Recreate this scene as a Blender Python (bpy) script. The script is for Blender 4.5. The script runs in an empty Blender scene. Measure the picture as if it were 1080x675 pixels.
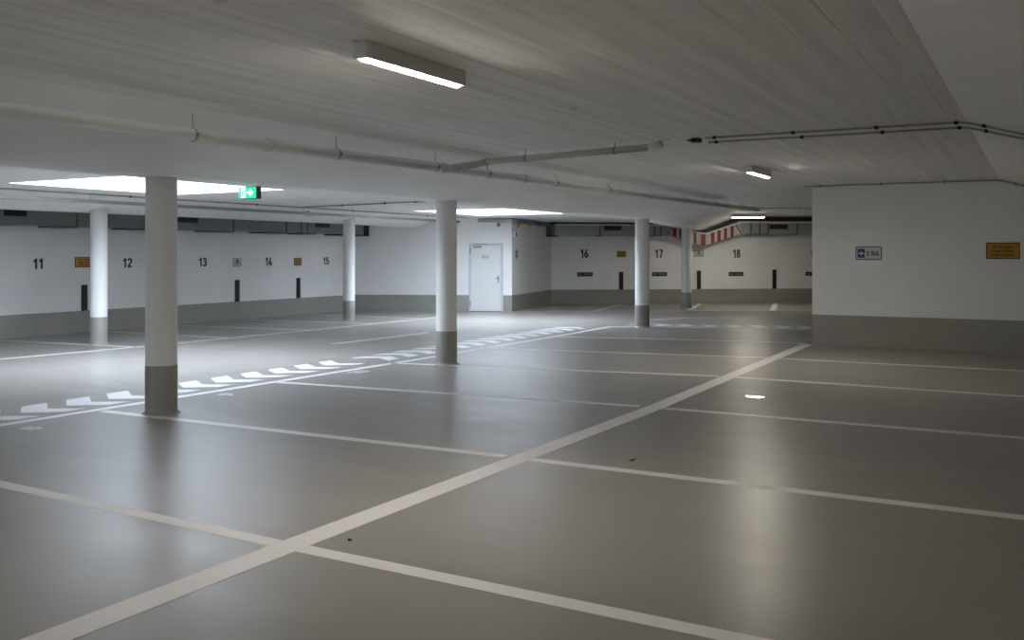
import bpy, bmesh, math, random
from mathutils import Matrix, Vector
from mathutils.geometry import tessellate_polygon

random.seed(4)
R = math.radians
SC = bpy.context.scene
COL = SC.collection
YAW = 29.16                                   # camera heading relative to the room's long axis (+y)
U = (math.sin(R(YAW)), math.cos(R(YAW)))

# ------------------------------------------------------------------ camera, light, exposure
cam_d = bpy.data.cameras.new('camera')
cam_d.sensor_width = 36.0
cam_d.lens = 36.0 * 1000.0 / 1080.0
cam_d.shift_y = -69.5 / 1080.0
cam_d.clip_start = 0.05
cam = bpy.data.objects.new('camera', cam_d)
COL.objects.link(cam)
cam.location = (0, 0, 1.6)
cam.rotation_euler = (R(90), 0, R(YAW))
SC.camera = cam

SKY = (0.73, 0.84, 1.0); SKY_STRENGTH = 17.0
LAMP = (1.0, 0.93, 0.80); LAMP_STRENGTH = 200.0
world = bpy.data.worlds.new('overcast_sky')
SC.world = world
world.use_nodes = True
bg = world.node_tree.nodes['Background']
bg.inputs[0].default_value = (*SKY, 1)
bg.inputs[1].default_value = SKY_STRENGTH

SC.view_settings.view_transform = 'Standard'
SC.view_settings.look = 'None'
SC.view_settings.gamma = 1.0
SC.view_settings.use_curve_mapping = False
SC.view_settings.exposure = 0.0
SC.cycles.use_denoising = True
SC.cycles.max_bounces = 12
SC.cycles.diffuse_bounces = 8
SC.cycles.glossy_bounces = 4
SC.cycles.sample_clamp_indirect = 25.0

HOLES = [(-12.7, -9.65, -4.6, -1.65), (-12.7, -9.65, 8.2, 11.15), (-12.7, -9.65, 18.1, 21.05)]     # skylights: x0, x1, y0, y1; first is unseen, added as fill light
for (x0, x1, y0, y1) in HOLES:                # light portals: they only guide sky sampling through the openings
    ld = bpy.data.lights.new('sky_portal', 'AREA')
    ld.shape = 'RECTANGLE'; ld.size = x1 - x0; ld.size_y = y1 - y0
    ld.cycles.is_portal = True
    lo = bpy.data.objects.new('sky_portal', ld); COL.objects.link(lo)
    lo.location = ((x0 + x1) / 2, (y0 + y1) / 2, 3.27)

# ------------------------------------------------------------------ materials
def nm(name):
    m = bpy.data.materials.new(name); m.use_nodes = True
    return m, m.node_tree.nodes, m.node_tree.links, m.node_tree.nodes['Principled BSDF']

def mix(nt, a, b, fac):
    n = nt.nodes.new('ShaderNodeMix'); n.data_type = 'RGBA'
    for i, v in ((6, a), (7, b)):
        if isinstance(v, tuple): n.inputs[i].default_value = (*v, 1)
        else: nt.links.new(v, n.inputs[i])
    if isinstance(fac, (int, float)): n.inputs[0].default_value = fac
    else: nt.links.new(fac, n.inputs[0])
    return n.outputs[2]

def noise(nt, vec, scale, detail=3, rough=0.5):
    n = nt.nodes.new('ShaderNodeTexNoise')
    n.inputs['Scale'].default_value = scale; n.inputs['Detail'].default_value = detail
    n.inputs['Roughness'].default_value = rough
    if vec is not None: nt.links.new(vec, n.inputs['Vector'])
    return n.outputs[0]

def ramp(nt, src, a, b, ca=0.0, cb=1.0):
    n = nt.nodes.new('ShaderNodeMapRange'); nt.links.new(src, n.inputs[0])
    n.inputs[1].default_value = a; n.inputs[2].default_value = b
    n.inputs[3].default_value = ca; n.inputs[4].default_value = cb
    return n.outputs[0]

def objco(nt, scale=(1, 1, 1)):
    t = nt.nodes.new('ShaderNodeTexCoord'); mp = nt.nodes.new('ShaderNodeMapping')
    nt.links.new(t.outputs['Object'], mp.inputs[0]); mp.inputs['Scale'].default_value = scale
    return mp.outputs[0]

def bump(nt, bs, h, strength, dist=0.01):
    b = nt.nodes.new('ShaderNodeBump'); b.inputs['Strength'].default_value = strength
    b.inputs['Distance'].default_value = dist
    nt.links.new(h, b.inputs['Height']); nt.links.new(b.outputs[0], bs.inputs['Normal'])

def plain(name, col, rough=0.5, metal=0.0, var=0.06, emit=None, es=0.0):
    m, N_, L_, bs = nm(name); nt = m.node_tree
    f = noise(nt, objco(nt), 6.0, 4)
    dark = tuple(c * (1 - var) for c in col)
    L_.new(mix(nt, dark, col, f), bs.inputs['Base Color'])
    bs.inputs['Roughness'].default_value = rough; bs.inputs['Metallic'].default_value = metal
    if emit:
        bs.inputs['Emission Color'].default_value = (*emit, 1); bs.inputs['Emission Strength'].default_value = es
    return m

WHITE = (0.83, 0.83, 0.82)
CEIL = (0.93, 0.925, 0.91)
BAND = (0.33, 0.32, 0.285)

def wall_mat(name, band_h, up='Y'):
    m, N_, L_, bs = nm(name); nt = m.node_tree
    co = objco(nt)
    sep = nt.nodes.new('ShaderNodeSeparateXYZ'); L_.new(co, sep.inputs[0])
    f = ramp(nt, noise(nt, co, 1.6, 6, 0.6), 0.35, 0.65)
    # faint formwork joints of the concrete every 1.2 m or so
    mx = nt.nodes.new('ShaderNodeMath'); mx.operation = 'PINGPONG'; mx.inputs[1].default_value = 0.62
    L_.new(sep.outputs['X'], mx.inputs[0])
    joint = ramp(nt, mx.outputs[0], 0.0, 0.012, 0.0, 1.0)
    paint = mix(nt, tuple(c * 0.955 for c in WHITE), WHITE, f)
    paint = mix(nt, tuple(c * 0.93 for c in WHITE), paint, joint)
    gt = nt.nodes.new('ShaderNodeMath'); gt.operation = 'GREATER_THAN'; gt.inputs[1].default_value = band_h
    L_.new(sep.outputs[up], gt.inputs[0])
    bandc = mix(nt, tuple(c * 0.9 for c in BAND), BAND, f)
    L_.new(mix(nt, bandc, paint, gt.outputs[0]), bs.inputs['Base Color'])
    L_.new(ramp(nt, gt.outputs[0], 0, 1, 0.42, 0.6), bs.inputs['Roughness'])
    bump(nt, bs, noise(nt, co, 40, 4), 0.12, 0.004)
    return m

def floor_mat():
    m, N_, L_, bs = nm('floor_coating'); nt = m.node_tree
    co = objco(nt)
    f1 = ramp(nt, noise(nt, co, 0.55, 2, 0.5), 0.3, 0.7)
    c = mix(nt, (0.265, 0.249, 0.226), (0.298, 0.279, 0.254), f1)
    L_.new(c, bs.inputs['Base Color'])
    streak = noise(nt, objco(nt, (0.5, 1.6, 1)), 1.6, 2, 0.5)
    L_.new(ramp(nt, streak, 0.3, 0.7, 0.29, 0.35), bs.inputs['Roughness'])
    bs.inputs['Specular IOR Level'].default_value = 0.30
    fine = noise(nt, co, 95, 1, 0.5)
    big = noise(nt, co, 3.0, 3, 0.5)
    ad = nt.nodes.new('ShaderNodeMath'); ad.operation = 'MULTIPLY_ADD'; ad.inputs[1].default_value = 1.6
    L_.new(big, ad.inputs[0]); L_.new(fine, ad.inputs[2])
    bump(nt, bs, ad.outputs[0], 0.42, 0.0016)
    return m

def ceiling_mat():
    m, N_, L_, bs = nm('ceiling_paint'); nt = m.node_tree
    co = objco(nt)
    sep = nt.nodes.new('ShaderNodeSeparateXYZ'); L_.new(co, sep.inputs[0])
    # board-marked strip between the two haunches (x from -5.8 to -0.6)
    a = nt.nodes.new('ShaderNodeMath'); a.operation = 'GREATER_THAN'; a.inputs[1].default_value = -5.95
    b = nt.nodes.new('ShaderNodeMath'); b.operation = 'LESS_THAN'; b.inputs[1].default_value = -0.6
    mask = nt.nodes.new('ShaderNodeMath'); mask.operation = 'MULTIPLY'
    L_.new(sep.outputs['X'], a.inputs[0]); L_.new(sep.outputs['X'], b.inputs[0])
    L_.new(a.outputs[0], mask.inputs[0]); L_.new(b.outputs[0], mask.inputs[1])
    board = noise(nt, objco(nt, (9.0, 0.28, 1)), 1.0, 5, 0.7)
    grain = noise(nt, objco(nt, (60.0, 1.6, 1)), 1.0, 4, 0.7)
    mx = nt.nodes.new('ShaderNodeMath'); mx.operation = 'PINGPONG'; mx.inputs[1].default_value = 0.12
    L_.new(sep.outputs['X'], mx.inputs[0])
    seam = ramp(nt, mx.outputs[0], 0.0, 0.006, 0.0, 1.0)
    soft = noise(nt, co, 0.8, 4, 0.5)
    base = mix(nt, tuple(c * 0.95 for c in CEIL), CEIL, ramp(nt, soft, 0.35, 0.65))
    bc = mix(nt, tuple(c * 0.86 for c in CEIL), CEIL, ramp(nt, board, 0.38, 0.58))
    bc = mix(nt, tuple(c * 0.90 for c in CEIL), bc, ramp(nt, grain, 0.25, 0.5))
    bc = mix(nt, tuple(c * 0.93 for c in CEIL), bc, seam)
    L_.new(mix(nt, base, bc, mask.outputs[0]), bs.inputs['Base Color'])
    bs.inputs['Roughness'].default_value = 0.6
    h = nt.nodes.new('ShaderNodeMath'); h.operation = 'MULTIPLY'
    sm = nt.nodes.new('ShaderNodeMath'); sm.operation = 'ADD'
    L_.new(board, sm.inputs[0]); L_.new(seam, sm.inputs[1])
    L_.new(sm.outputs[0], h.inputs[0]); L_.new(mask.outputs[0], h.inputs[1])
    bump(nt, bs, h.outputs[0], 0.8, 0.006)
    return m

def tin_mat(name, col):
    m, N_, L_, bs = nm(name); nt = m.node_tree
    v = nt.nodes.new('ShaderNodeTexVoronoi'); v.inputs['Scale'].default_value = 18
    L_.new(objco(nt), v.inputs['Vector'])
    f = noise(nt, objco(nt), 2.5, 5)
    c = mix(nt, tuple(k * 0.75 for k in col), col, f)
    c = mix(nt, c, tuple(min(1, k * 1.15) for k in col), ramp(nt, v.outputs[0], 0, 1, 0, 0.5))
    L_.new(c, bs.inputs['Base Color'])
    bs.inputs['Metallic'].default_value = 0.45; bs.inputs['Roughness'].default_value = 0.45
    return m

M = {}
M['floor'] = floor_mat()
M['ceiling'] = ceiling_mat()
M['column'] = wall_mat('column_paint', 0.485, 'Z')
M['line'] = plain('line_paint', (0.80, 0.77, 0.76), 0.5, var=0.12)
M['marking'] = plain('marking_paint', (0.75, 0.75, 0.75), 0.38, var=0.08)
M['worn'] = plain('worn_number_paint', (0.72, 0.71, 0.70), 0.55, var=0.3)
M['black_paint'] = plain('number_paint', (0.018, 0.02, 0.022), 0.5)
M['pipe'] = plain('pipe_plastic', (0.62, 0.62, 0.60), 0.4)
M['steel'] = plain('galvanised_steel', (0.36, 0.37, 0.37), 0.4, 0.6)
M['dark_steel'] = plain('dark_steel', (0.10, 0.105, 0.10), 0.5, 0.4)
M['conduit'] = plain('conduit_steel', (0.38, 0.38, 0.35), 0.45, 0.4)
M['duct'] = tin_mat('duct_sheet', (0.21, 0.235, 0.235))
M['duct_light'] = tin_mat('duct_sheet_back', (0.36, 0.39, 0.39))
M['black'] = plain('matt_black', (0.012, 0.013, 0.013), 0.6)
M['housing'] = plain('lamp_housing', (0.72, 0.73, 0.69), 0.5)
M['endcap'] = plain('lamp_end_cap', (0.85, 0.86, 0.83), 0.5)
M['lamp'] = plain('lamp_diffuser', (0.8, 0.8, 0.78), 0.4, emit=LAMP, es=LAMP_STRENGTH)
M['door'] = plain('door_lacquer', (0.70, 0.71, 0.70), 0.4, var=0.02)
M['frame'] = plain('door_frame_lacquer', (0.60, 0.61, 0.61), 0.4, var=0.02)
M['buffer'] = plain('edge_guard_rubber', (0.004, 0.018, 0.011), 0.55)
M['yellow'] = plain('warning_yellow', (0.50, 0.25, 0.010), 0.45, var=0.05)
M['grey_sign'] = plain('grey_notice', (0.58, 0.59, 0.60), 0.45)
M['white_sign'] = plain('white_sign_face', (0.55, 0.56, 0.60), 0.4)
M['blue'] = plain('sign_blue', (0.012, 0.02, 0.12), 0.4)
M['dark_blue'] = plain('sign_rim', (0.03, 0.035, 0.04), 0.4)
M['red'] = plain('warning_red', (0.22, 0.002, 0.003), 0.5)
M['stripe_white'] = plain('warning_white', (0.44, 0.42, 0.40), 0.5)
M['plate'] = plain('number_plate_black', (0.018, 0.02, 0.022), 0.4)
M['plate_text'] = plain('plate_lettering', (0.22, 0.24, 0.23), 0.4)
M['exit_green'] = plain('exit_green_glow', (0.0, 0.5, 0.2), 0.4, emit=(0.03, 0.72, 0.34), es=1.1)
M['exit_white'] = plain('exit_white_glow', (0.8, 0.9, 0.85), 0.4, emit=(0.80, 1.0, 0.9), es=1.5)
M['exit_box'] = plain('exit_housing', (0.09, 0.10, 0.10), 0.5)
M['orange'] = plain('beacon_orange', (0.75, 0.22, 0.02), 0.3)
M['leaf'] = plain('dry_leaf', (0.10, 0.05, 0.015), 0.7)
M['gloss'] = plain('smooth_coating', (0.33, 0.31, 0.28), 0.04, var=.02)
M['curb'] = plain('skylight_white', (0.82, 0.82, 0.82), 0.6)

# ------------------------------------------------------------------ helpers
def link(name, bm, mat, parent=None, smooth=False, mats=None):
    bmesh.ops.recalc_face_normals(bm, faces=bm.faces)
    me = bpy.data.meshes.new(name); bm.to_mesh(me); bm.free()
    for mm in (mats or [mat]): me.materials.append(mm)
    if smooth:
        for p in me.polygons: p.use_smooth = True
    o = bpy.data.objects.new(name, me); COL.objects.link(o)
    if parent is not None: o.parent = parent
    return o

def tag(o, label=None, cat=None, group=None, kind=None):
    if label: o['label'] = label
    if cat: o['category'] = cat
    if group: o['group'] = group
    if kind: o['kind'] = kind
    return o

def empty(name, mat4, label=None, cat=None, group=None):
    o = bpy.data.objects.new(name, None); COL.objects.link(o)
    o.empty_display_size = 0.1
    o.matrix_world = mat4
    return tag(o, label, cat, group)

def T(x, y, z, rz=0.0): return Matrix.Translation((x, y, z)) @ Matrix.Rotation(rz, 4, 'Z')

def face(x, y, dx, dy, z=0.0):
    """frame standing on a wall: local x runs along the wall, y is up, z points out of the wall"""
    l = math.hypot(dx, dy); dx /= l; dy /= l
    return Matrix(((dx, 0, dy, x), (dy, 0, -dx, y), (0, 1, 0, z), (0, 0, 0, 1)))

def box(bm, x0, x1, y0, y1, z0, z1, bevel=0.0, mi=0):
    vs = [bm.verts.new((x, y, z)) for z in (z0, z1) for y in (y0, y1) for x in (x0, x1)]
    fs = [bm.faces.new([vs[i] for i in q]) for q in ((0, 2, 3, 1), (4, 5, 7, 6), (0, 1, 5, 4), (2, 6, 7, 3), (0, 4, 6, 2), (1, 3, 7, 5))]
    for f in fs: f.material_index = mi
    if bevel:
        es = list({e for f in fs for e in f.edges})
        bmesh.ops.bevel(bm, geom=es, offset=bevel, segments=2, affect='EDGES', profile=0.5)

def B(*a, **k):
    bm = bmesh.new(); box(bm, *a, **k); return bm

def prism(bm, pts, z0, z1):
    a = [bm.verts.new((p[0], p[1], z0)) for p in pts]; b = [bm.verts.new((p[0], p[1], z1)) for p in pts]
    n = len(pts)
    bm.faces.new(a[::-1]); bm.faces.new(b)
    for i in range(n): bm.faces.new((a[i], a[(i + 1) % n], b[(i + 1) % n], b[i]))

def tube(bm, pts, r, seg=12, cap=True):
    """round bar through the points"""
    pts = [Vector(p) for p in pts]; rings = []
    for i, p in enumerate(pts):
        d = (pts[min(i + 1, len(pts) - 1)] - pts[max(i - 1, 0)]).normalized()
        up = Vector((0, 0, 1)) if abs(d.z) < 0.95 else Vector((1, 0, 0))
        s = d.cross(up).normalized(); t = s.cross(d).normalized()
        k = 1.0
        if 0 < i < len(pts) - 1:
            a = (pts[i + 1] - p).normalized().angle((p - pts[i - 1]).normalized(), 0)
            k = 1 / max(0.5, math.cos(a / 2))
        rr = r[i] if isinstance(r, (list, tuple)) else r
        rings.append([bm.verts.new(p + (s * math.cos(2 * math.pi * j / seg) + t * math.sin(2 * math.pi * j / seg)) * rr * (k if j else k)) for j in range(seg)])
    for a, b in zip(rings, rings[1:]):
        for j in range(seg): bm.faces.new((a[j], a[(j + 1) % seg], b[(j + 1) % seg], b[j]))
    if cap:
        bm.faces.new(rings[0][::-1]); bm.faces.new(rings[-1])

def lathe(bm, prof, seg=48):
    rings = [[bm.verts.new((r * math.cos(2 * math.pi * j / seg), r * math.sin(2 * math.pi * j / seg), z)) for j in range(seg)] for r, z in prof]
    for a, b in zip(rings, rings[1:]):
        for j in range(seg): bm.faces.new((a[j], a[(j + 1) % seg], b[(j + 1) % seg], b[j]))
    bm.faces.new(rings[0][::-1]); bm.faces.new(rings[-1])

def text_mesh(name, body, h, mat, parent, loc, sx=1.0, bold=0.02, depth=0.002, rot=0.0, align='CENTER', space=1.0):
    """lettering as a mesh: h = height of a capital, loc = its centre in the parent's frame"""
    cu = bpy.data.curves.new('lettering', 'FONT'); cu.body = body; cu.size = h / 0.70
    cu.align_x = align; cu.offset = bold * cu.size; cu.extrude = depth; cu.space_character = space
    cu.resolution_u = 3
    t = bpy.data.objects.new('lettering', cu); COL.objects.link(t)
    bpy.context.view_layer.update()
    me = bpy.data.meshes.new_from_object(t.evaluated_get(bpy.context.evaluated_depsgraph_get()))
    bpy.data.objects.remove(t)
    me.name = name
    me.transform(Matrix.Rotation(rot, 4, 'Z') @ Matrix.Diagonal((sx, 1, 1, 1)) @ Matrix.Translation((0, -h / 2, 0)))
    me.transform(Matrix.Translation(loc))
    me.materials.clear(); me.materials.append(mat)
    o = bpy.data.objects.new(name, me); COL.objects.link(o)
    if parent is not None: o.parent = parent
    return o

def digits_mesh(name, body, h, mat, parent, loc, sx=1.0, stroke=0.195, depth=0.002, rot=0.0):
    """bold signwriter's numerals built from round-cornered strokes; loc = centre in the parent's frame"""
    def arc(cx, cy, rx, ry, a0, a1, n=12):
        return [(cx + rx * math.cos(R(a0 + (a1 - a0) * i / n)), cy + ry * math.sin(R(a0 + (a1 - a0) * i / n))) for i in range(n + 1)]
    G = {
        '0': [arc(.25, .72, .19, .20, 0, 180) + arc(.25, .28, .19, .20, 180, 360) + [(.44, .72)]],
        '1': [[(.28, .0), (.28, .98)], [(.07, .72), (.28, .90)]],
        '2': [arc(.25, .72, .19, .20, 165, -20) + [(.40, .58), (.07, .08), (.07, .08), (.46, .08)]],
        '3': [arc(.24, .73, .18, .19, 160, -90) + [(.16, .54)], [(.16, .53), (.24, .53)] + arc(.24, .30, .20, .23, 90, -160)],
        '4': [[(.32, .96), (.05, .30), (.05, .24), (.48, .24)], [(.36, .50), (.36, .0)]],
        '5': [[(.43, .92), (.12, .92), (.09, .52)] + arc(.25, .31, .19, .24, 115, -160)],
        '6': [arc(.25, .30, .19, .22, 0, 360), [(.36, .96), (.20, .72), (.07, .38)]],
        '7': [[(.05, .92), (.45, .92), (.45, .86), (.20, .0)]],
        '8': [arc(.25, .74, .16, .18, 0, 360), arc(.25, .29, .19, .22, 0, 360)],
        '9': [arc(.25, .70, .19, .22, 0, 360), [(.14, .04), (.30, .28), (.43, .62)]],
    }
    bm = bmesh.new(); adv = 0.54; k = stroke / 2; lay = 0.0
    W_ = adv * len(body) - .04
    for i, ch in enumerate(body):
        ox = i * adv - W_ / 2
        for pl in G[ch]:
            pl = [(ox + x, min(max(y, k * .0), 1.0) - .5) for x, y in pl]
            for a, b in zip(pl, pl[1:]):
                a = Vector(a); b = Vector(b)
                if (b - a).length < 1e-5: continue
                d = (b - a).normalized(); n = Vector((-d.y, d.x)) * k
                e = d * (k * .35)
                q = [a - n - e, b - n + e, b + n + e, a + n - e]
                lay += 0.00004
                prism(bm, [(p.x * h * sx, p.y * h) for p in q], -.0005 - lay, depth + lay)
    bm.transform(Matrix.Translation(loc) @ Matrix.Rotation(rot, 4, 'Z'))
    return link(name, bm, mat, parent)

def xd(X, d):
    """surveyed position (X right of, d ahead of the camera station, metres) -> room coordinates"""
    return (X * U[1] - d * U[0], X * U[0] + d * U[1])

# ------------------------------------------------------------------ floor
bm = bmesh.new(); box(bm, -18, 5, -7, 42, -0.3, 0.0)
floor = link('floor', bm, M['floor']); tag(floor, 'glossy grey coated concrete floor of the garage', 'floor', kind='structure')

# ------------------------------------------------------------------ walls
def wall(name, p, q, band, label, top=3.05, thick=0.3, e0=0.0, e1=0.0, back=True):
    L = math.hypot(q[0] - p[0], q[1] - p[1])
    o = link(name, B(-e0, L + e1, 0.0, top, -thick, 0.0), wall_mat(name + '_paint', band))
    o.matrix_world = face(p[0], p[1], q[0] - p[0], q[1] - p[1])
    return tag(o, label, 'wall', kind='structure')

PDOOR0, PDOOR1 = (-16.95, 21.24), (-12.845, 23.02)
PB0, PB1 = (-13.69, 27.06), (3.5, 39.72)
wl = wall('wall_left', (-17, -6), (-17, 21.22), 0.45, 'long white left wall with a grey base band and bay numbers 11 to 15')
wd = wall('wall_door', PDOOR0, PDOOR1, 0.455, 'short white wall holding the single white door', e0=0.3)
ws = wall('wall_side', PDOOR1, PB0, 0.455, 'narrow shaded wall running back from the door wall corner')
wb = wall('wall_back', PB0, PB1, 0.46, 'far white wall with bay numbers 16 to 18', e1=0.4)
# a partition standing across the bays on the right, open end towards the lane
wr = wall('wall_right', (-3.55, 17.3), (3.6, 17.3), 0.53, 'dim white partition wall on the right with two signs')
wo = wall('wall_outer', (3.5, 40.5), (3.5, -6.3), 0.53, 'outer wall beyond the right hand bays')
wn = wall('wall_near', (3.8, -6), (-17.3, -6), 0.53, 'wall behind the camera')

# ------------------------------------------------------------------ ceiling (haunched concrete slab)
Z_HI, Z_LO, Z_LANE = 2.82, 2.37, 2.60
prof = [(-20.0, 2.47), (-15.45, 2.47), (-15.1, 2.345), (-14.75, 2.345), (-13.9, Z_LANE), (-9.2, Z_LANE), (-7.92, Z_LO),
        (-7.44, Z_LO), (-5.8, Z_HI), (-0.6, Z_HI), (0.9, Z_LO), (1.4, Z_LO), (2.9, Z_HI), (13.0, Z_HI)]
prof2 = [(-20.0, 2.47), (-15.45, 2.47), (-15.1, 2.345), (-14.75, 2.345), (-13.9, Z_LANE), (-9.05, Z_LANE), (-7.73, Z_LO - .01),
         (-7.53, Z_LO - .01), (-6.38, Z_HI), (-0.6, Z_HI), (0.9, Z_LO), (1.4, Z_LO), (2.9, Z_HI), (13.0, Z_HI)]
CB = Vector((-7.63, 19.53)); U2 = Vector((-0.1936, 0.981)); N2 = Vector((0.981, 0.1936)); MT = Vector((0.9953, 0.0975)) / 0.9952
def st_near(y): return [Vector((n, y, z)) for n, z in prof]
def st_bend(): return [Vector((*(CB + MT * (n + 7.63)), z)) for n, z in prof]
def st_far(L): return [Vector((*(CB + U2 * L + N2 * (n + 7.63)), z)) for n, z in prof2]
stations = [st_near(-6.5), st_bend(), st_far(9.0), st_far(24.0)]
bm = bmesh.new()
V = [[bm.verts.new(p) for p in s] for s in stations]
LANE = 4
for a, b in zip(V, V[1:]):
    for i in range(len(prof) - 1):
        if i != LANE: bm.faces.new((a[i], a[i + 1], b[i + 1], b[i]))
outer = [s[LANE] for s in V] + [s[LANE + 1] for s in V][::-1]
holes = []
for (x0, x1, y0, y1) in HOLES:
    holes.append([bm.verts.new((x, y, Z_LANE)) for x, y in ((x0, y0), (x0, y1), (x1, y1), (x1, y0))])
flat = outer + [v for h in holes for v in h]
for tri in tessellate_polygon([[v.co.copy() for v in outer]] + [[v.co.copy() for v in h] for h in holes]):
    try: bm.faces.new([flat[i] for i in tri])
    except ValueError: pass
r = bmesh.ops.extrude_face_region(bm, geom=list(bm.faces))
for v in r['geom']:
    if isinstance(v, bmesh.types.BMVert): v.co.z = 3.25
ceiling = link('ceiling', bm, M['ceiling'])
tag(ceiling, 'white painted concrete ceiling with sloping haunches over the column rows', 'ceiling', kind='structure')

for k, (x0, x1, y0, y1) in enumerate(HOLES):
    bm = bmesh.new(); w = 0.2
    box(bm, x0 - w, x1 + w, y0 - w, y0, 3.25, 3.6); box(bm, x0 - w, x1 + w, y1, y1 + w, 3.25, 3.6)
    box(bm, x0 - w, x0, y0, y1, 3.25, 3.6); box(bm, x1, x1 + w, y0, y1, 3.25, 3.6)
    o = link('window_%d' % (k + 1), bm, M['curb'])
    tag(o, ['rooflight opening left of the camera', 'rooflight opening near the left columns', 'rooflight opening near the white door'][k], 'skylight', kind='structure')

# ------------------------------------------------------------------ columns
def column(x, y, r, top, label):
    bm = bmesh.new()
    prof_c = [(r + 0.032, 0.0), (r + 0.028, 0.004), (r + 0.006, 0.018), (r, 0.03), (r, 0.06), (r, 0.483), (r - 0.004, 0.488), (r - 0.004, top)]
    lathe(bm, prof_c, 56)
    o = link('column', bm, M['column'], smooth=True)
    for p in o.data.polygons:
        if len(p.vertices) > 4: p.use_smooth = False
    o.location = (x, y, 0)
    return tag(o, label, 'column', 'round columns of the garage')
colA = column(-7.75, 6.63, 0.157, 2.47, 'nearest and tallest looking round white column, left foreground, grey foot')
colB = column(-7.56, 11.59, 0.155, 2.47, 'round white column in the picture centre, left of the door')
colC = column(-7.63, 19.53, 0.160, 2.47, 'round white column between bay numbers 16 and 17')
colD = column(-14.64, 11.15, 0.148, 2.47, 'leftmost round white column, brightly lit, beside bay number 12')
colE = column(-14.50, 17.96, 0.145, 2.47, 'round white column right beside bay number 15')
fx = xd(5.08, 27.6)
colF = column(fx[0], fx[1], 0.150, 2.45, 'farthest round white column, in front of the red striped duct')

# ------------------------------------------------------------------ lamps
def lamp(x, y, z, rz, L, label, tilt=0.0):
    root = empty('ceiling_lamp', T(x, y, z, rz), label, 'lamp', 'linear ceiling lamps')
    w, h = 0.095, 0.098
    bm = bmesh.new(); box(bm, -w / 2, w / 2, -L / 2 + 0.03, L / 2, -h, 0, 0.003)
    link('housing', bm, M['housing'], root)
    bm = bmesh.new(); box(bm, -w / 2 - .001, w / 2 + .001, -L / 2, -L / 2 + 0.045, -h - .001, 0.0, 0.004)
    link('end_cap', bm, M['endcap'], root)
    bm = bmesh.new(); box(bm, -w / 2 - .001, w / 2 + .001, L / 2 - 0.02, L / 2 + .002, -h - .001, 0.0, 0.004)
    link('end_cap', bm, M['housing'], root)
    for s in (-1, 1):
        bm = bmesh.new(); y0, y1 = (-L / 2 + 0.035, -0.004) if s < 0 else (0.004, L / 2 - 0.03)
        ww = w / 2 - 0.014
        n = 10; ring = []
        for i in range(n + 1):
            a = math.pi * i / n
            ring.append((-ww * math.cos(a), -h + 0.001 - 0.013 * math.sin(a)))
        A = [bm.verts.new((p[0], y0, p[1])) for p in ring]; C_ = [bm.verts.new((p[0], y1, p[1])) for p in ring]
        for i in range(n): bm.faces.new((A[i], A[i + 1], C_[i + 1], C_[i]))
        bm.faces.new(A); bm.faces.new(C_[::-1]); bm.faces.new((A[0], C_[0], C_[-1], A[-1]))
        link('diffuser', bm, M['lamp'], root)
    bm = bmesh.new(); tube(bm, [(-0.02, -L / 2 + 0.02, 0.0), (-0.03, -L / 2 - 0.03, 0.005), (-0.05, -L / 2 - 0.10, 0.008)], 0.006, 8)
    link('supply_cable', bm, M['dark_steel'], root)
    return root
lamp(-3.40, 4.84, Z_HI, 0, 1.06, 'bright linear ceiling lamp nearest the camera, upper left of centre')
lamp(-3.50, 13.45, Z_HI, 0, 1.05, 'small lit ceiling lamp left of the two thin conduits, before the right partition')
p0, p1 = xd(6.60, 28.5), xd(7.60, 28.5)
lamp((p0[0] + p1[0]) / 2, (p0[1] + p1[1]) / 2, 2.80, math.atan2(p1[1] - p0[1], p1[0] - p0[0]) - math.pi / 2, 1.0,
     'farthest lit lamp, seen side on above bay number 18')
lamp(-3.45, -3.7, Z_HI, 0, 1.05, 'lit ceiling lamp behind the camera')
lamp(-1.2, 24.6, Z_HI, math.pi / 2, 1.05, 'lit ceiling lamp hidden behind the right partition, nearer')
lamp(-0.6, 31.0, Z_HI, math.pi / 2, 1.05, 'lit ceiling lamp hidden behind the right partition, farther')

# ------------------------------------------------------------------ drain pipe under the ceiling
def pz(y): return 2.563 + 0.0064 * (y - 3.85)
PX, PR = -6.05, 0.055
root = empty('drain_pipe', T(PX, 3.85, 0), 'long pale grey drain pipe hung along the haunch, with a branch to the right', 'pipe')
def rel(x, y, z): return (x - PX, y - 3.85, z)
bm = bmesh.new(); tube(bm, [rel(PX, -6.0, pz(-6)), rel(PX, 23.2, pz(23.2))], PR, 20)
link('pipe', bm, M['pipe'], root, True)
bm = bmesh.new()
tube(bm, [rel(PX, 9.28, pz(9.3)), rel(-6.0, 9.42, pz(9.4) + .02), rel(-5.86, 9.58, 2.655), rel(-5.70, 9.66, 2.69), rel(-5.5, 9.67, 2.70), rel(-3.62, 9.52, 2.735)],
     [0.04, 0.043, 0.043, 0.041, 0.037, 0.037], 16)
link('branch', bm, M['pipe'], root, True)
bm = bmesh.new(); tube(bm, [rel(-3.64, 9.52, 2.735), rel(-3.56, 9.515, 2.742), rel(-3.51, 9.51, 2.765), rel(-3.495, 9.51, 2.835)], 0.043, 16)
link('elbow', bm, M['endcap'], root, True)
bm = bmesh.new(); tube(bm, [rel(-3.495, 9.51, 2.795), rel(-3.495, 9.51, 2.822)], [0.075, 0.105], 28)
link('ceiling_collar', bm, M['endcap'], root)
for y in (-2.6, 0.6, 3.2, 6.3, 9.15, 11.15, 14.4, 17.6, 20.6):
    bm = bmesh.new(); tube(bm, [rel(PX, y, pz(y)), rel(PX, y + 0.07, pz(y))], PR + 0.006, 20)
    link('coupling', bm, M['pipe'], root, True)
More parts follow.
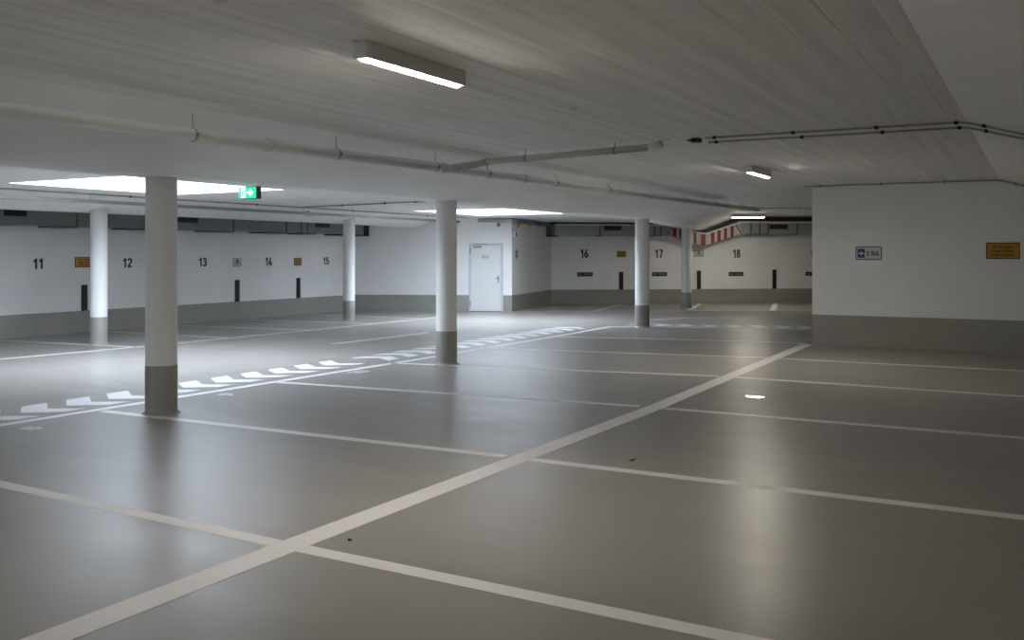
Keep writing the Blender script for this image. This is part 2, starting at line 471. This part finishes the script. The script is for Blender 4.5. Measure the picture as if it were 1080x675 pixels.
for q in ((-5.93, 9.50, 2.625), (-5.72, 9.655, 2.688)):
    bm = bmesh.new(); d = Vector((0.10, 0.10, 0.02)) if q[0] < -5.9 else Vector((.05, .01, .004))
    tube(bm, [Vector(rel(*q)) - d * .3, Vector(rel(*q)) + d * .3], 0.05, 16)
    link('coupling', bm, M['pipe'], root, True)
def hanger(x, y, z, r, ztop, along):
    bm = bmesh.new(); a = Vector((0, 1, 0)) if along == 'y' else Vector((1, 0, 0))
    c = Vector(rel(x, y, z))
    tube(bm, [c - a * 0.012, c + a * 0.012], r + 0.004, 20)
    sx = 1 if along == 'y' else 0
    b1 = Vector((r + .012, 0, 0)) if sx else Vector((0, -r - .012, 0))
    box(bm, *(sorted((c.x + b1.x - .01, c.x + b1.x + .01))), *(sorted((c.y + b1.y - .012, c.y + b1.y + .012))), c.z - 0.012, c.z + 0.012)
    tube(bm, [c + Vector((0, 0, r)), Vector((c.x, c.y, ztop))], 0.004, 6)
    link('hanger', bm, M['steel'], root)
def zc(x):                                     # ceiling height near the pipe
    return Z_HI if x > -5.8 else Z_HI - (-5.8 - x) * (Z_HI - Z_LO) / 1.64
for y in (-2.1, -0.2, 1.7, 3.6, 5.49, 7.3, 9.1 - .06, 10.2, 12.1, 14.0, 15.9, 17.8, 19.7, 21.7, 22.9):
    hanger(PX, y, pz(y), PR, zc(PX) if y < 19 else Z_HI, 'y')
for x in (-5.2, -4.05): hanger(x, 9.67 - (x + 5.5) * 0.08 if x > -5.5 else 9.67, 2.70 + (x + 5.5) * .0186, 0.037, Z_HI, 'x')

# ------------------------------------------------------------------ thin conduits on the ceiling, right
def conduit(pts, r, clips, label, grp=None, clipr=0.017, mat='conduit', name='conduit'):
    p0 = pts[0]
    root = empty(name, T(p0[0], p0[1], p0[2]), label, 'conduit', grp)
    O = Vector(p0)
    bm = bmesh.new(); tube(bm, [Vector(p) - O for p in pts], r, 10)
    link('tube', bm, M[mat], root, True)
    for c in clips:
        bm = bmesh.new(); q = Vector(c) - O
        box(bm, q.x - clipr, q.x + clipr, q.y - clipr, q.y + clipr, q.z - r - .006, q.z + 0.022, .003)
        link('clip', bm, M['black'], root)
    return root
sl = -(Z_HI - Z_LO) / 1.5
def czr(x): return Z_HI - 0.014 if x < -0.6 else Z_HI - 0.014 + sl * (x + 0.6)
for y, x0, lab in ((9.58, -3.05, 'thin grey conduit on the ceiling, nearer of the right hand pair'),
                   (9.98, -3.14, 'thin grey conduit on the ceiling, farther of the right hand pair')):
    pts = [(x0, y, czr(x0)), (-0.72, y, czr(-1)), (-0.6, y, czr(-.6) - .006), (-0.45, y, czr(-.45) - .002), (0.85, y, czr(0.85))]
    cl = [(x, y, czr(x)) for x in (-2.95 - (y > 9.7) * .1, -2.15, -1.37, -0.68, -0.45, 0.35)]
    conduit(pts, 0.0105, cl, lab, 'conduits across the ceiling')
q0, q1 = xd(5.6, 25.0), xd(9.6, 25.0)
conduit([(q0[0], q0[1], 2.805), (q1[0], q1[1], 2.805)], 0.012, [xd(6.5, 25.0) + (2.805,), xd(7.6, 25.0) + (2.805,)],
        'thin grey conduit crossing the far ceiling behind the end of the drain pipe', 'conduits across the ceiling', clipr=.012)
root = empty('junction_box', T(-3.17, 9.66, Z_HI), 'small dark junction box on the ceiling where two conduits end', 'box')
link('housing', B(-0.045, 0.05, -0.045, 0.045, -0.045, 0, bevel=.006), M['black'], root)
link('lid', B(-0.035, 0.04, -0.035, 0.035, -0.05, -0.044, bevel=.002), M['steel'], root)
for dy in (-0.03, 0, 0.03):
    bm = bmesh.new(); tube(bm, [(-0.05, dy, -.02), (-0.085, dy, -.02)], 0.009, 8); link('gland', bm, M['dark_steel'], root)
conduit([(-3.68, 17.27, 2.80), (-0.66, 17.27, 2.80), (-0.55, 17.27, 2.785), (0.85, 17.27, 2.785 + sl * 1.4)], 0.011,
        [(x, 17.275, 2.80) for x in (-3.4, -2.4, -1.4)] + [(-.35, 17.275, 2.725)],
        'thin dark conduit along the top edge of the right partition wall', clipr=.012)

# ------------------------------------------------------------------ cable tray and conduits over the lane
TX = -13.7
root = empty('cable_tray', T(TX, 0, 2.47), 'slim galvanised cable tray hung in front of the left haunch beam', 'cable tray')
bm = bmesh.new()
box(bm, -0.045, 0.045, 3.0, 21.6, -0.028, -0.025); box(bm, -0.047, -0.044, 3.0, 21.6, -0.028, 0.028); box(bm, 0.044, 0.047, 3.0, 21.6, -0.028, 0.028)
link('tray', bm, M['steel'], root)
y = 3.4
while y < 21.5:
    bm = bmesh.new(); tube(bm, [(0, y, -0.02), (0, y, 0.13)], 0.004, 6); link('hanger_rod', bm, M['steel'], root)
    bm = bmesh.new(); box(bm, -0.05, 0.05, y - .3 - .015, y - .3 + .015, -0.032, 0.03, .002); link('joint_plate', bm, M['duct_light'], root)
    y += 1.72
conduit([(TX + .07, 3.0, 2.583), (TX + .07, 21.9, 2.583)], 0.013, [(TX + .07, yy, 2.583) for yy in (5, 8, 11, 14, 17, 20)],
        'thin grey conduit on the ceiling straight above the cable tray', 'conduits on the lane ceiling', clipr=.015)
conduit([(TX + .11, 15.1, 2.575), (-13.2, 15.05, 2.575), (-9.3, 14.45, 2.575), (-9.0, 14.42, 2.53)], 0.014,
        [(-12.2, 14.9, 2.575), (-11.0, 14.71, 2.575), (-10.2, 14.59, 2.575)],
        'thin grey conduit crossing the lane ceiling towards the centre column', 'conduits on the lane ceiling', clipr=.015)
root = empty('smoke_detector', T(-14.1, 16.05, 2.53), 'small grey detector box below the cable tray, left of the second left column', 'detector')
link('body', B(-0.03, 0.05, -0.09, 0.09, -0.10, -0.03, bevel=.008), M['housing'], root)
link('bracket', B(-0.02, 0.01, -0.05, 0.05, -0.04, 0.04), M['dark_steel'], root)

# ------------------------------------------------------------------ exit sign
root = empty('exit_sign', T(-7.90, 7.97, 2.37), 'small lit green exit sign with white arrow hanging from the beam', 'exit sign')
link('housing', B(-0.135, 0.135, 0.004, 0.08, -0.14, 0.0, bevel=.004), M['exit_box'], root)
link('green_panel', B(-0.13, 0.13, -0.004, 0.006, -0.135, -0.008), M['exit_green'], root)
link('pictogram_field', B(-0.095, -0.025, -0.006, -0.003, -0.128, -0.014), M['exit_white'], root)
F = Matrix(((1, 0, 0, 0), (0, 0, -1, -0.007), (0, 1, 0, -0.07), (0, 0, 0, 1)))
bm = bmesh.new()                               # white arrow pointing right
prism(bm, [(0.0, 0.012), (0.048, 0.012), (0.035, 0.038), (0.055, 0.038), (0.098, 0.0), (0.055, -0.038), (0.035, -0.038), (0.048, -0.012), (0.0, -0.012)], 0, 0.003)
bm.transform(F); link('arrow', bm, M['exit_white'], root)
bm = bmesh.new()                               # running figure by a doorway, green on white
prism(bm, [(-0.066 + .008 * math.cos(a * math.pi / 6), 0.038 + .008 * math.sin(a * math.pi / 6)) for a in range(12)], 0, 0.003)
prism(bm, [(-0.072, 0.028), (-0.058, 0.028), (-0.062, -0.002), (-0.048, -0.018), (-0.052, -0.042), (-0.058, -0.042), (-0.058, -0.020), (-0.070, -0.010), (-0.078, -0.034), (-0.088, -0.034), (-0.080, -0.002)], 0, 0.003)
prism(bm, [(-0.040, 0.05), (-0.030, 0.05), (-0.030, -0.05), (-0.040, -0.05)], 0, 0.003)
bm.transform(F); link('running_figure', bm, M['exit_green'], root)

# ------------------------------------------------------------------ left duct
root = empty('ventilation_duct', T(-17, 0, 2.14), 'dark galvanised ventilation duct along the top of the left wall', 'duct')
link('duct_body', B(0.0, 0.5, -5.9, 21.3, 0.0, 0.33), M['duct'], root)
for y in (6.1, 8.2, 10.45, 12.07, 16.2, 17.98, 18.53, 18.76, 21.26):
    link('flange', B(0.0, 0.515, y - 0.015, y + 0.015, -0.015, 0.33), M['dark_steel'], root)
for y0, y1 in ((6.2, 6.7), (10.57, 11.02), (14.5, 15.12), (19.06, 19.62)):
    g = link('grille', B(0.49, 0.507, y0, y1, 0.16, 0.30), M['black'], root)
    bm = bmesh.new()
    for i in range(5): box(bm, 0.505, 0.512, y0 + .02, y1 - .02, 0.175 + i * .024, 0.182 + i * .024)
    link('louvre', bm, M['black'], g)
for y0, y1 in ((7.5, 8.2), (11.55, 12.07), (13.2, 13.9), (15.42, 16.2), (17.15, 17.98), (18.5, 19.06)):
    link('outlet', B(0.05, 0.53, y0, y1, -0.03, 0.0, bevel=.003), M['dark_steel'], root)
link('end_frame', B(0.0, 0.53, 20.0, 21.28, -0.035, 0.0), M['black'], root)
link('end_frame', B(0.49, 0.53, 21.1, 21.28, -0.035, 0.33), M['black'], root)

# ------------------------------------------------------------------ back duct with warning stripes
FB = face(*PB0, PB1[0] - PB0[0], PB1[1] - PB0[1])
root = empty('ventilation_duct', FB, 'galvanised ventilation duct along the far wall with a lowered red and white striped section', 'duct')
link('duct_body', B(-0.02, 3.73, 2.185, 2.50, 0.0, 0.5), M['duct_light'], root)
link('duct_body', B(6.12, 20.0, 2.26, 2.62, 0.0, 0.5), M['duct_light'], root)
top = [(3.70, 2.50), (4.85, 2.24), (5.0, 2.24), (6.14, 2.60)]
bot = [(3.70, 2.20), (4.17, 2.11), (4.75, 1.885), (5.02, 1.885), (6.14, 2.25)]
def ev(P, s):
    for a, b in zip(P, P[1:]):
        if a[0] <= s <= b[0]: return a[1] + (b[1] - a[1]) * (s - a[0]) / (b[0] - a[0])
    return P[-1][1]
bm = bmesh.new(); prism(bm, top + bot[::-1], 0.0, 0.5)
strip = link('striped_section', bm, M['stripe_white'], root)
for s0, s1 in ((3.88, 3.99), (4.09, 4.21), (4.33, 4.43), (4.56, 4.65), (4.80, 4.96), (5.14, 5.25), (5.35, 5.46), (5.57, 5.67), (5.79, 5.89)):
    ks = sorted({s0, s1} | {p[0] for p in top + bot if s0 < p[0] < s1})
    bm = bmesh.new(); prism(bm, [(s, ev(top, s)) for s in ks] + [(s, ev(bot, s)) for s in ks[::-1]], 0.49, 0.508)
    link('red_stripe', bm, M['red'], strip)
for pts in ([(3.68, 2.19), (3.71, 2.19), (3.84, 2.47), (3.81, 2.47)], [(6.12, 2.26), (6.16, 2.25), (5.98, 2.56), (5.94, 2.55)],
            [(4.62, 2.27), (4.64, 2.27), (4.58, 1.97), (4.56, 1.97)], [(5.10, 2.25), (5.12, 2.25), (5.26, 1.97), (5.23, 1.96)]):
    bm = bmesh.new(); prism(bm, pts, 0.499, 0.51); link('seam', bm, M['dark_steel'], root)
for s in (0.0, 1.48, 2.95, 3.25, 3.45):
    link('flange', B(s, s + 0.045, 2.17, 2.50, 0.0, 0.515), M['dark_steel'], root)
for s in (6.45, 6.75, 7.03, 8.02, 9.4):
    link('flange', B(s, s + 0.045, 2.24, 2.62, 0.0, 0.515), M['dark_steel'], root)
link('end_frame', B(-0.22, -0.02, 2.15, 2.5, 0.1, 0.5), M['dark_steel'], root)
link('end_frame', B(-0.22, 0.15, 2.15, 2.185, 0.1, 0.51), M['black'], root)
for s0, s1, z0 in ((1.62, 2.2, 2.35), (7.10, 7.72, 2.41)):
    g = link('grille', B(s0, s1, z0, z0 + .15, 0.49, 0.507), M['black'], root)
    bm = bmesh.new()
    for i in range(5): box(bm, s0 + .02, s1 - .02, z0 + .015 + i * .026, z0 + .022 + i * .026, 0.505, 0.512)
    link('louvre', bm, M['black'], g)
bm = bmesh.new(); tube(bm, [(0.1, 2.53, 0.52), (3.6, 2.53, 0.52), (4.86, 2.262, 0.52), (5.0, 2.262, 0.52), (6.14, 2.625, 0.52), (16, 2.65, 0.52)], 0.022, 10)
link('top_rail', bm, M['endcap'], root)
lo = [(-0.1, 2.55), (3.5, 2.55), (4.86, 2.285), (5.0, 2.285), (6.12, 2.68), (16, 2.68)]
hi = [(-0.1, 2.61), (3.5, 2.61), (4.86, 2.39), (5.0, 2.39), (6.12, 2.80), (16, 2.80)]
bm = bmesh.new(); prism(bm, lo + hi[::-1], 0.0, 0.54)  # black solid standing in for the shade in the gap above the duct
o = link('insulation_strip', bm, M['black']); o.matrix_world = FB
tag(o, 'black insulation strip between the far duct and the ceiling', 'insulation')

# ------------------------------------------------------------------ door in the door wall
LD = math.hypot(PDOOR1[0] - PDOOR0[0], PDOOR1[1] - PDOOR0[1])
# X=-1.20 .. -0.24 from the wall's right corner
dx0, dx1 = LD - 1.205, LD - 0.245
FD = face(*PDOOR0, PDOOR1[0] - PDOOR0[0], PDOOR1[1] - PDOOR0[1])
root = empty('door_1', FD @ Matrix.Translation((dx0, 0, 0))); tag(root, 'single white steel door with a black handle and small notice', 'door', kind='structure')
W = dx1 - dx0
bm = bmesh.new(); t = 0.05
box(bm, 0, t, 0, 1.90, 0.0, 0.035, .003); box(bm, W - t, W, 0, 1.90, 0.0, 0.035, .003); box(bm, t, W - t, 1.85, 1.90, 0.0, 0.035, .003)
link('door_frame', bm, M['frame'], root)
leaf = link('door_leaf', B(t + .004, W - t - .004, 0.015, 1.846, 0.0, 0.05, bevel=.003), M['door'], root)
link('threshold', B(t, W - t, 0.0, 0.012, 0.0, 0.05), M['dark_steel'], root)
bm = bmesh.new(); tube(bm, [(W - .13, .93, .05), (W - .13, .93, .095), (W - .20, .93, .095)], 0.009, 10)
link('door_handle', bm, M['dark_steel'], leaf); link('lock_plate', B(W - .15, W - .11, .80, 1.0, .05, .056, bevel=.002), M['steel'], leaf)
link('door_closer', B(0.13, 0.36, 1.775, 1.83, .05, .10, bevel=.006), M['steel'], leaf)
bm = bmesh.new(); box(bm, 0.13, 0.52, 1.858, 1.885, .03, .055); link('closer_arm', bm, M['steel'], root)
for z in (0.15, 1.63):
    bm = bmesh.new(); tube(bm, [(t - .008, z, .05), (t - .008, z + .13, .05)], 0.011, 10); link('hinge', bm, M['dark_steel'], root)
n = link('notice', B(0.37, 0.55, 1.49, 1.56, .05, .053), M['black_paint'], leaf)
link('notice_field', B(0.378, 0.542, 1.498, 1.552, .053, .054), M['white_sign'], n)
bm = bmesh.new()
for i in range(3): box(bm, 0.392 + i * .05, 0.427 + i * .05, 1.513, 1.537, .054, .0548)
link('notice_lettering', bm, M['grey_sign'], n)

# ------------------------------------------------------------------ equipment around the door corner
o = empty('cable_channel', FD, 'grey metal cable channel along the top of the wall over the white door', 'cable channel')
link('channel', B(LD - .95, LD + .03, 2.49, 2.585, 0.0, 0.10, bevel=.004), M['steel'], o)
link('cover', B(LD - .93, LD - .5, 2.485, 2.53, 0.10, 0.112, bevel=.003), M['duct_light'], o)
LS = math.hypot(PB0[0] - PDOOR1[0], PB0[1] - PDOOR1[1])
FS = face(*PDOOR1, PB0[0] - PDOOR1[0], PB0[1] - PDOOR1[1])
o = empty('cable_channel', FS, 'dark metal cable channel along the top of the narrow side wall', 'cable channel')
link('channel', B(0.02, LS - .1, 2.47, 2.575, 0.0, 0.14, bevel=.004), M['duct'], o)
for s in (.5, 1.5, 2.6): link('bracket', B(s, s + .05, 2.43, 2.58, 0.0, .16), M['steel'], o)
o = empty('loudspeaker', FD @ Matrix.Translation((LD - .36, 2.43, 0)), 'small grey ceiling loudspeaker under the channel right above the door', 'loudspeaker')
link('bracket', B(-.015, .015, 0.0, .05, 0.02, .08), M['dark_steel'], o)
bm = bmesh.new(); tube(bm, [(0, -.02, .03), (0, -.02, .15)], [.04, .055], 16); link('horn', bm, M['duct'], o)
o = empty('warning_beacon', FS @ Matrix.Translation((0.30, 2.39, 0)), 'orange warning beacon at the top of the narrow side wall', 'beacon')
link('base', B(-.07, .07, -.05, .06, 0, .05, bevel=.006), M['housing'], o)
bm = bmesh.new(); tube(bm, [(0, 0, .05), (0, 0, .10), (0, 0, .13)], [.055, .052, .03], 20); link('lens', bm, M['orange'], o, True)
o = empty('gas_sensor', FS @ Matrix.Translation((0.22, 2.15, 0)), 'small grey sensor box below the orange beacon', 'sensor')
link('body', B(-.09, .09, -.09, .09, 0, .05, bevel=.008), M['housing'], o)
link('cap', B(-.04, .04, -.05, .05, .05, .065, bevel=.006), M['black'], o)
o = empty('notice_plate', FS @ Matrix.Translation((0.42, 1.6, 0)), 'white notice with dark print on the narrow side wall', 'sign')
pl = link('plate', B(-.14, .14, -.14, .14, 0, .004, bevel=.001), M['white_sign'], o)
link('dark_print', B(-.09, -.03, -.10, .11, .004, .006), M['dark_blue'], pl)
link('dark_print', B(.02, .10, -.08, -.02, .004, .006), M['dark_blue'], pl); link('dark_print', B(.02, .10, .02, .08, .004, .006), M['dark_blue'], pl)

# ------------------------------------------------------------------ bay numbers painted on the walls (parts of the wall)
for s, b in ((11.60, '11'), (13.65, '12'), (15.73, '13'), (17.88, '14'), (20.08, '15')):
    digits_mesh('bay_number', b, 0.195, M['black_paint'], wl, (s + 6.0, 1.415, 0.0), sx=1.12)
for s, b in ((1.10, '16'), (3.56, '17'), (6.18, '18'), (8.80, '19')):
    digits_mesh('bay_number', b, 0.265, M['black_paint'], wb, (s + (.05 if b == '19' else 0), 1.615, 0.0), sx=.88)

# ------------------------------------------------------------------ rubber edge guards
def guard(frame, h, w, label, grp):
    o = empty('wall_guard', frame, label, 'wall guard', grp)
    link('strip', B(-w / 2, w / 2, 0, h, 0, 0.03, bevel=.006), M['buffer'], o)
    return o
FL = face(-17, 0, 0, 1)
for s, lab in ((12.6, 'black rubber guard strip behind the leftmost column'), (16.8, 'black rubber guard strip straight below the pale grey notice on the left wall'),
               (18.96, 'black rubber guard strip below the small yellow sign on the left wall')):
    guard(FL @ Matrix.Translation((s, .45, 0)), .525, .13, lab, 'rubber guards on the left wall')
for s, h, lab in ((2.31, .565, 'black rubber guard strip below the yellow sign on the far wall'), (4.90, .60, 'black rubber guard strip just right of the farthest column'),
                  (7.47, .63, 'black rubber guard strip right of bay number 18')):
    guard(FB @ Matrix.Translation((s, .46, 0)), h, .13, lab, 'rubber guards on the far wall')

# ------------------------------------------------------------------ signs
WARN = ('Bei Warnsignal', 'Garage verlassen', 'Vergiftungsgefahr')
def warn_sign(frame, w, h, label, lit='yellow'):
    o = empty('warning_sign', frame, label, 'sign')
    p = link('rim', B(-w / 2, w / 2, -h / 2, h / 2, 0, .004), M['black_paint'], o)
    q = link('panel', B(-w / 2 + .016, w / 2 - .016, -h / 2 + .016, h / 2 - .016, .004, .006), M[lit], o)
    for i, s in enumerate(WARN):
        text_mesh('lettering', s, h * .16, M['black_paint'], q, (0, h * (.235 - .235 * i), .006), sx=w / 0.49 * 0.27 / h * .80, bold=.022, depth=.001)
    return o
FR = face(0, 17.3, 1, 0)
warn_sign(FR @ Matrix.Translation((-.54, 1.655, 0)), .49, .27, 'yellow warning sign with black border and three text lines on the right partition')
warn_sign(FL @ Matrix.Translation((12.60, 1.435, 0)), .42, .21, 'yellow warning sign partly behind the leftmost column')
warn_sign(FL @ Matrix.Translation((18.95, 1.40, 0)), .29, .20, 'yellow warning sign between bay numbers 14 and 15')
warn_sign(FB @ Matrix.Translation((2.32, 1.60, 0)), .30, .19, 'yellow warning sign on the far wall between bay numbers 16 and 17')
def grey_notice(frame, w, h, label):
    o = empty('notice_sign', frame, label, 'sign')
    link('rim', B(-w / 2, w / 2, -h / 2, h / 2, 0, .004), M['dark_steel'], o)
    q = link('panel', B(-w / 2 + .012, w / 2 - .012, -h / 2 + .012, h / 2 - .012, .004, .006), M['grey_sign'], o)
    bm = bmesh.new()
    prism(bm, [(-.045, .02), (-.02, .07), (.02, .07), (.045, .02), (.03, -.005), (-.03, -.005)], .006, .0075)
    box(bm, -w * .38, w * .38, -.030, -.018, .006, .0075); box(bm, -w * .30, w * .32, -.058, -.044, .006, .0075)
    link('faint_print', bm, M['dark_steel'], q)
grey_notice(FL @ Matrix.Translation((16.81, 1.40, 0)), .27, .20, 'pale grey notice between bay numbers 13 and 14')
grey_notice(FB @ Matrix.Translation((4.90, 1.615, 0)), .32, .21, 'grey notice on the far wall between bay numbers 17 and 18')

# parking sign: blue panel with disc pictogram, then "2 Std."
o = empty('parking_sign', FR @ Matrix.Translation((-2.60, 1.615, 0)), 'white parking sign reading 2 Std. with a blue pictogram on the right partition', 'sign')
def rrect(w, h, r, n=5):
    P = []
    for cx, cy, a0 in ((w / 2 - r, h / 2 - r, 0), (-w / 2 + r, h / 2 - r, 90), (-w / 2 + r, -h / 2 + r, 180), (w / 2 - r, -h / 2 + r, 270)):
        for i in range(n + 1):
            a = R(a0 + 90 * i / n); P.append((cx + r * math.cos(a), cy + r * math.sin(a)))
    return P
bm = bmesh.new(); prism(bm, rrect(.43, .235, .03), 0, .006); link('rim', bm, M['dark_blue'], o)
bm = bmesh.new(); prism(bm, rrect(.40, .205, .02), .006, .008); f = link('face_panel', bm, M['white_sign'], o)
bp = link('blue_panel', B(-.178, -.065, -.078, .078, .008, .0095), M['blue'], f)
bm = bmesh.new(); box(bm, -.158, -.085, -.022, .014, .0095, .0105)
prism(bm, [(-.136, .030), (-.1215, .052), (-.107, .030)], .0095, .0105); prism(bm, [(-.132, -.038), (-.111, -.038), (-.1215, -.055)], .0095, .0105)
link('disc_pictogram', bm, M['white_sign'], bp)
text_mesh('lettering', '2 Std.', 0.075, M['black_paint'], f, (.07, 0, .008), sx=.90, bold=.035, depth=.001)

# black name plates under the far bay numbers
for s, lab in ((1.12, 'black name plate below bay number 16'), (3.58, 'black name plate below bay number 17'), (6.16, 'black name plate below bay number 18'),
               (8.80, 'black name plate cut off by the right partition')):
    o = empty('name_plate', FB @ Matrix.Translation((s, .95, 0)), lab, 'sign', 'black plates on the far wall')
    link('plate', B(-.25, .25, -.065, .065, 0, .012, bevel=.003), M['plate'], o)
    bm = bmesh.new()
    for i in range(9):
        if i in (3,): continue
        box(bm, -.215 + i * .048, -.185 + i * .048, -.026, .026, .012, .0135)
    link('raised_lettering', bm, M['plate_text'], o)

# ------------------------------------------------------------------ floor markings (parts of the floor)
def strip(name, a, b, w, mat='line', z=0.0012):
    a = Vector(a); b = Vector(b); d = (b - a).normalized(); s = Vector((-d.y, d.x)) * w / 2
    bm = bmesh.new(); prism(bm, [a - s, b - s, b + s, a + s], -0.001, z)
    return link(name, bm, M[mat], floor)
for pts in ([(-3.62, -5.9), (-3.60, 3.95)], [(-3.60, 3.95), (-3.52, 9.39)], [(-3.52, 9.39), (-3.62, 17.28)]):
    strip('parking_line', pts[0], pts[1], 0.19, z=.0015)
# bay lines: (y at the lane end, y at the broad line, y at the outer wall)
for yl, ym, yr in ((-1.1, -1.15, -1.2), (1.40, 1.40, 1.38), (4.09, 3.945, 3.83), (6.41, 6.52, 6.56), (8.92, 9.37, 9.37), (11.30, 12.18, 12.03), (13.86, 14.70, 14.80)):
    strip('bay_line', (-8.35, yl), (-3.69, ym), 0.115); strip('bay_line', (-3.51, ym), (3.4, yr), 0.115)
strip('bay_line', (-8.2, 16.45), (-6.2, 17.02), 0.11); strip('bay_line', (-6.2, 17.02), (-3.69, 17.42), 0.11)
for a, b in (((-8.55, -5.9), (-8.50, 5.4)), ((-8.50, 5.4), (-8.40, 8.4)), ((-8.40, 8.4), (-8.27, 12.0)), ((-8.27, 12.0), (-8.25, 17.2)), ((-8.25, 17.2), (-8.30, 19.3)),
             ((-8.30, 19.3), (-6.83, 19.89)), ((-6.83, 19.89), (-4.28, 20.8)), ((-4.28, 20.8), (-0.5, 22.1))):
    strip('lane_edge_line', a, b, 0.115)
# chevron strip along the lane
def chevron(cx, cy, ang, flip):
    """ang = travel direction of the row, measured from +y; the tip points back unless flipped"""
    P = [(0.35, 0.13), (0.35, -0.12), (0.0, -0.27), (-0.35, -0.10), (-0.35, 0.17), (0.0, 0.03)]
    P = [(-0.36, -0.02), (-0.36, 0.27), (0.0, 0.03), (0.34, 0.24), (0.34, -0.02), (0.0, -0.27)]
    if flip: P = [(x, -y) for x, y in P]
    c, s = math.cos(ang), math.sin(ang)
    bm = bmesh.new()
    vs = [(cx + x * c - y * s, cy + x * s + y * c) for x, y in P]
    top = [bm.verts.new((x, y, 0.0012)) for x, y in vs]; botm = [bm.verts.new((x, y, -0.001)) for x, y in vs]
    for q in ((0, 1, 2, 5), (5, 2, 3, 4)): bm.faces.new([top[i] for i in q])
    for i in range(6): bm.faces.new((botm[i], botm[(i + 1) % 6], top[(i + 1) % 6], top[i]))
    return link('chevron_marking', bm, M['marking'], floor)
y = 6.17 - .515 * 10
for k in range(20):
    chevron(-9.03 + (.05 if y < 12 else .1), y, 0.0, False) if y < 11 else None
    y += .518
y = 11.78
while y < 18.9:
    chevron(-8.90, y, 0.0, True); y += 0.525
a0 = Vector((-7.95, 20.12)); dd = Vector((0.955, 0.297))
for k in range(0, 12):
    p = a0 + dd * (k * .52)
    chevron(p.x, p.y, math.atan2(dd.y, dd.x) - math.pi / 2, True)
# centre dashes
strip('lane_dash', (-11.02, 13.2), (-10.90, 16.05), 0.12, 'marking')
strip('lane_dash', xd(3.35, 23.05), xd(4.4, 23.75), 0.12, 'marking'); strip('lane_dash', xd(4.4, 23.75), xd(6.3, 24.15), 0.12, 'marking')
# left bays
for a, b in (((-13.98, -5.9), (-13.92, 8.0)), ((-13.92, 8.0), (-13.58, 11.3)), ((-13.58, 11.3), (-13.45, 14.6)), ((-13.45, 14.6), (-13.3, 20.5))):
    strip('lane_edge_line', a, b, 0.115)
for yw, ye in ((6.0, 6.2), (8.3, 8.5), (10.72, 11.1), (13.0, 13.2), (14.93, 15.33), (17.0, 17.55), (19.3, 19.45)):
    strip('bay_line', (-16.98, yw), (-13.5, ye), 0.11)
# far bays
strip('lane_edge_line', xd(0.3, 26.5), xd(4.8, 26.8), 0.11); strip('lane_edge_line', xd(4.8, 26.8), xd(9.6, 26.95), 0.11)
for a, b in ((xd(2.2, 26.2), xd(3.5, 30.2)), (xd(5.3, 27.9), xd(6.08, 30.6)), (xd(7.42, 27.0), xd(8.63, 31.0)), (xd(-.6, 24.0), xd(-.2, 26.0))):
    if a[1] > 22: strip('bay_line', a, b, 0.16 if a != xd(7.42, 27.0) else 0.17)
# worn bay numerals at the lane end of the right hand bays, read from the lane
for yy, b in ((5.45, '8'), (7.85, '9'), (10.22, '10')):
    digits_mesh('bay_number', b, 0.22, M['worn'], floor, (-8.10, yy, 0.0), sx=1.2, depth=.0012, rot=R(90))

bm = bmesh.new()                               # smooth glossy spot in the coating
prism(bm, [(-2.80 + (.10 + .015 * math.sin(3 * a)) * math.cos(a), 10.60 + (.085 + .015 * math.cos(2 * a)) * math.sin(a)) for a in [k * math.pi / 16 for k in range(32)]], -.001, .0012)
link('glossy_spot', bm, M['gloss'], floor)
for k, (x, y) in enumerate(((-3.44, 3.29), (-3.43, 7.2))):
    bm = bmesh.new(); tube(bm, [(0, 0, -.006), (0, 0, .004)], .035, 20)
    o = link('anchor_cap', bm, M['housing']); o.location = (x, y, Z_HI)
    tag(o, ['small round cap on the ceiling at the very top, left of the nearest lamp', 'small round cap on the ceiling right of the nearest lamp'][k], 'ceiling cap', 'round ceiling caps')

# ------------------------------------------------------------------ small litter
bm = bmesh.new()
L_ = [(0, 0, .004), (.012, .015, .012), (.03, .02, .010), (.048, .012, .022), (.06, 0, .030), (.045, -.010, .010), (.028, -.018, .006), (.010, -.012, .012)]
vs = [bm.verts.new(p) for p in L_]; c = bm.verts.new((.03, 0, .003))
for i in range(8): bm.faces.new((vs[i], vs[(i + 1) % 8], c))
r = bmesh.ops.solidify(bm, geom=list(bm.faces), thickness=.0015)
o = link('dry_leaf', bm, M['leaf']); o.location = (-2.78, 6.83, 0.001); o.rotation_euler = (0, 0, R(20))
tag(o, 'tiny brown dry leaf lying on the floor beyond the broad bay line', 'leaf')
bm = bmesh.new(); bmesh.ops.create_icosphere(bm, subdivisions=2, radius=.011)
for v in bm.verts: v.co *= 1 + random.uniform(-.2, .2); 
for v in bm.verts: v.co.z = max(v.co.z * .7, -.005)
o = link('pebble', bm, M['black']); o.location = (-3.37, 4.18, 0.005)
tag(o, 'tiny dark pebble on the floor near the crossing of two lines', 'pebble')
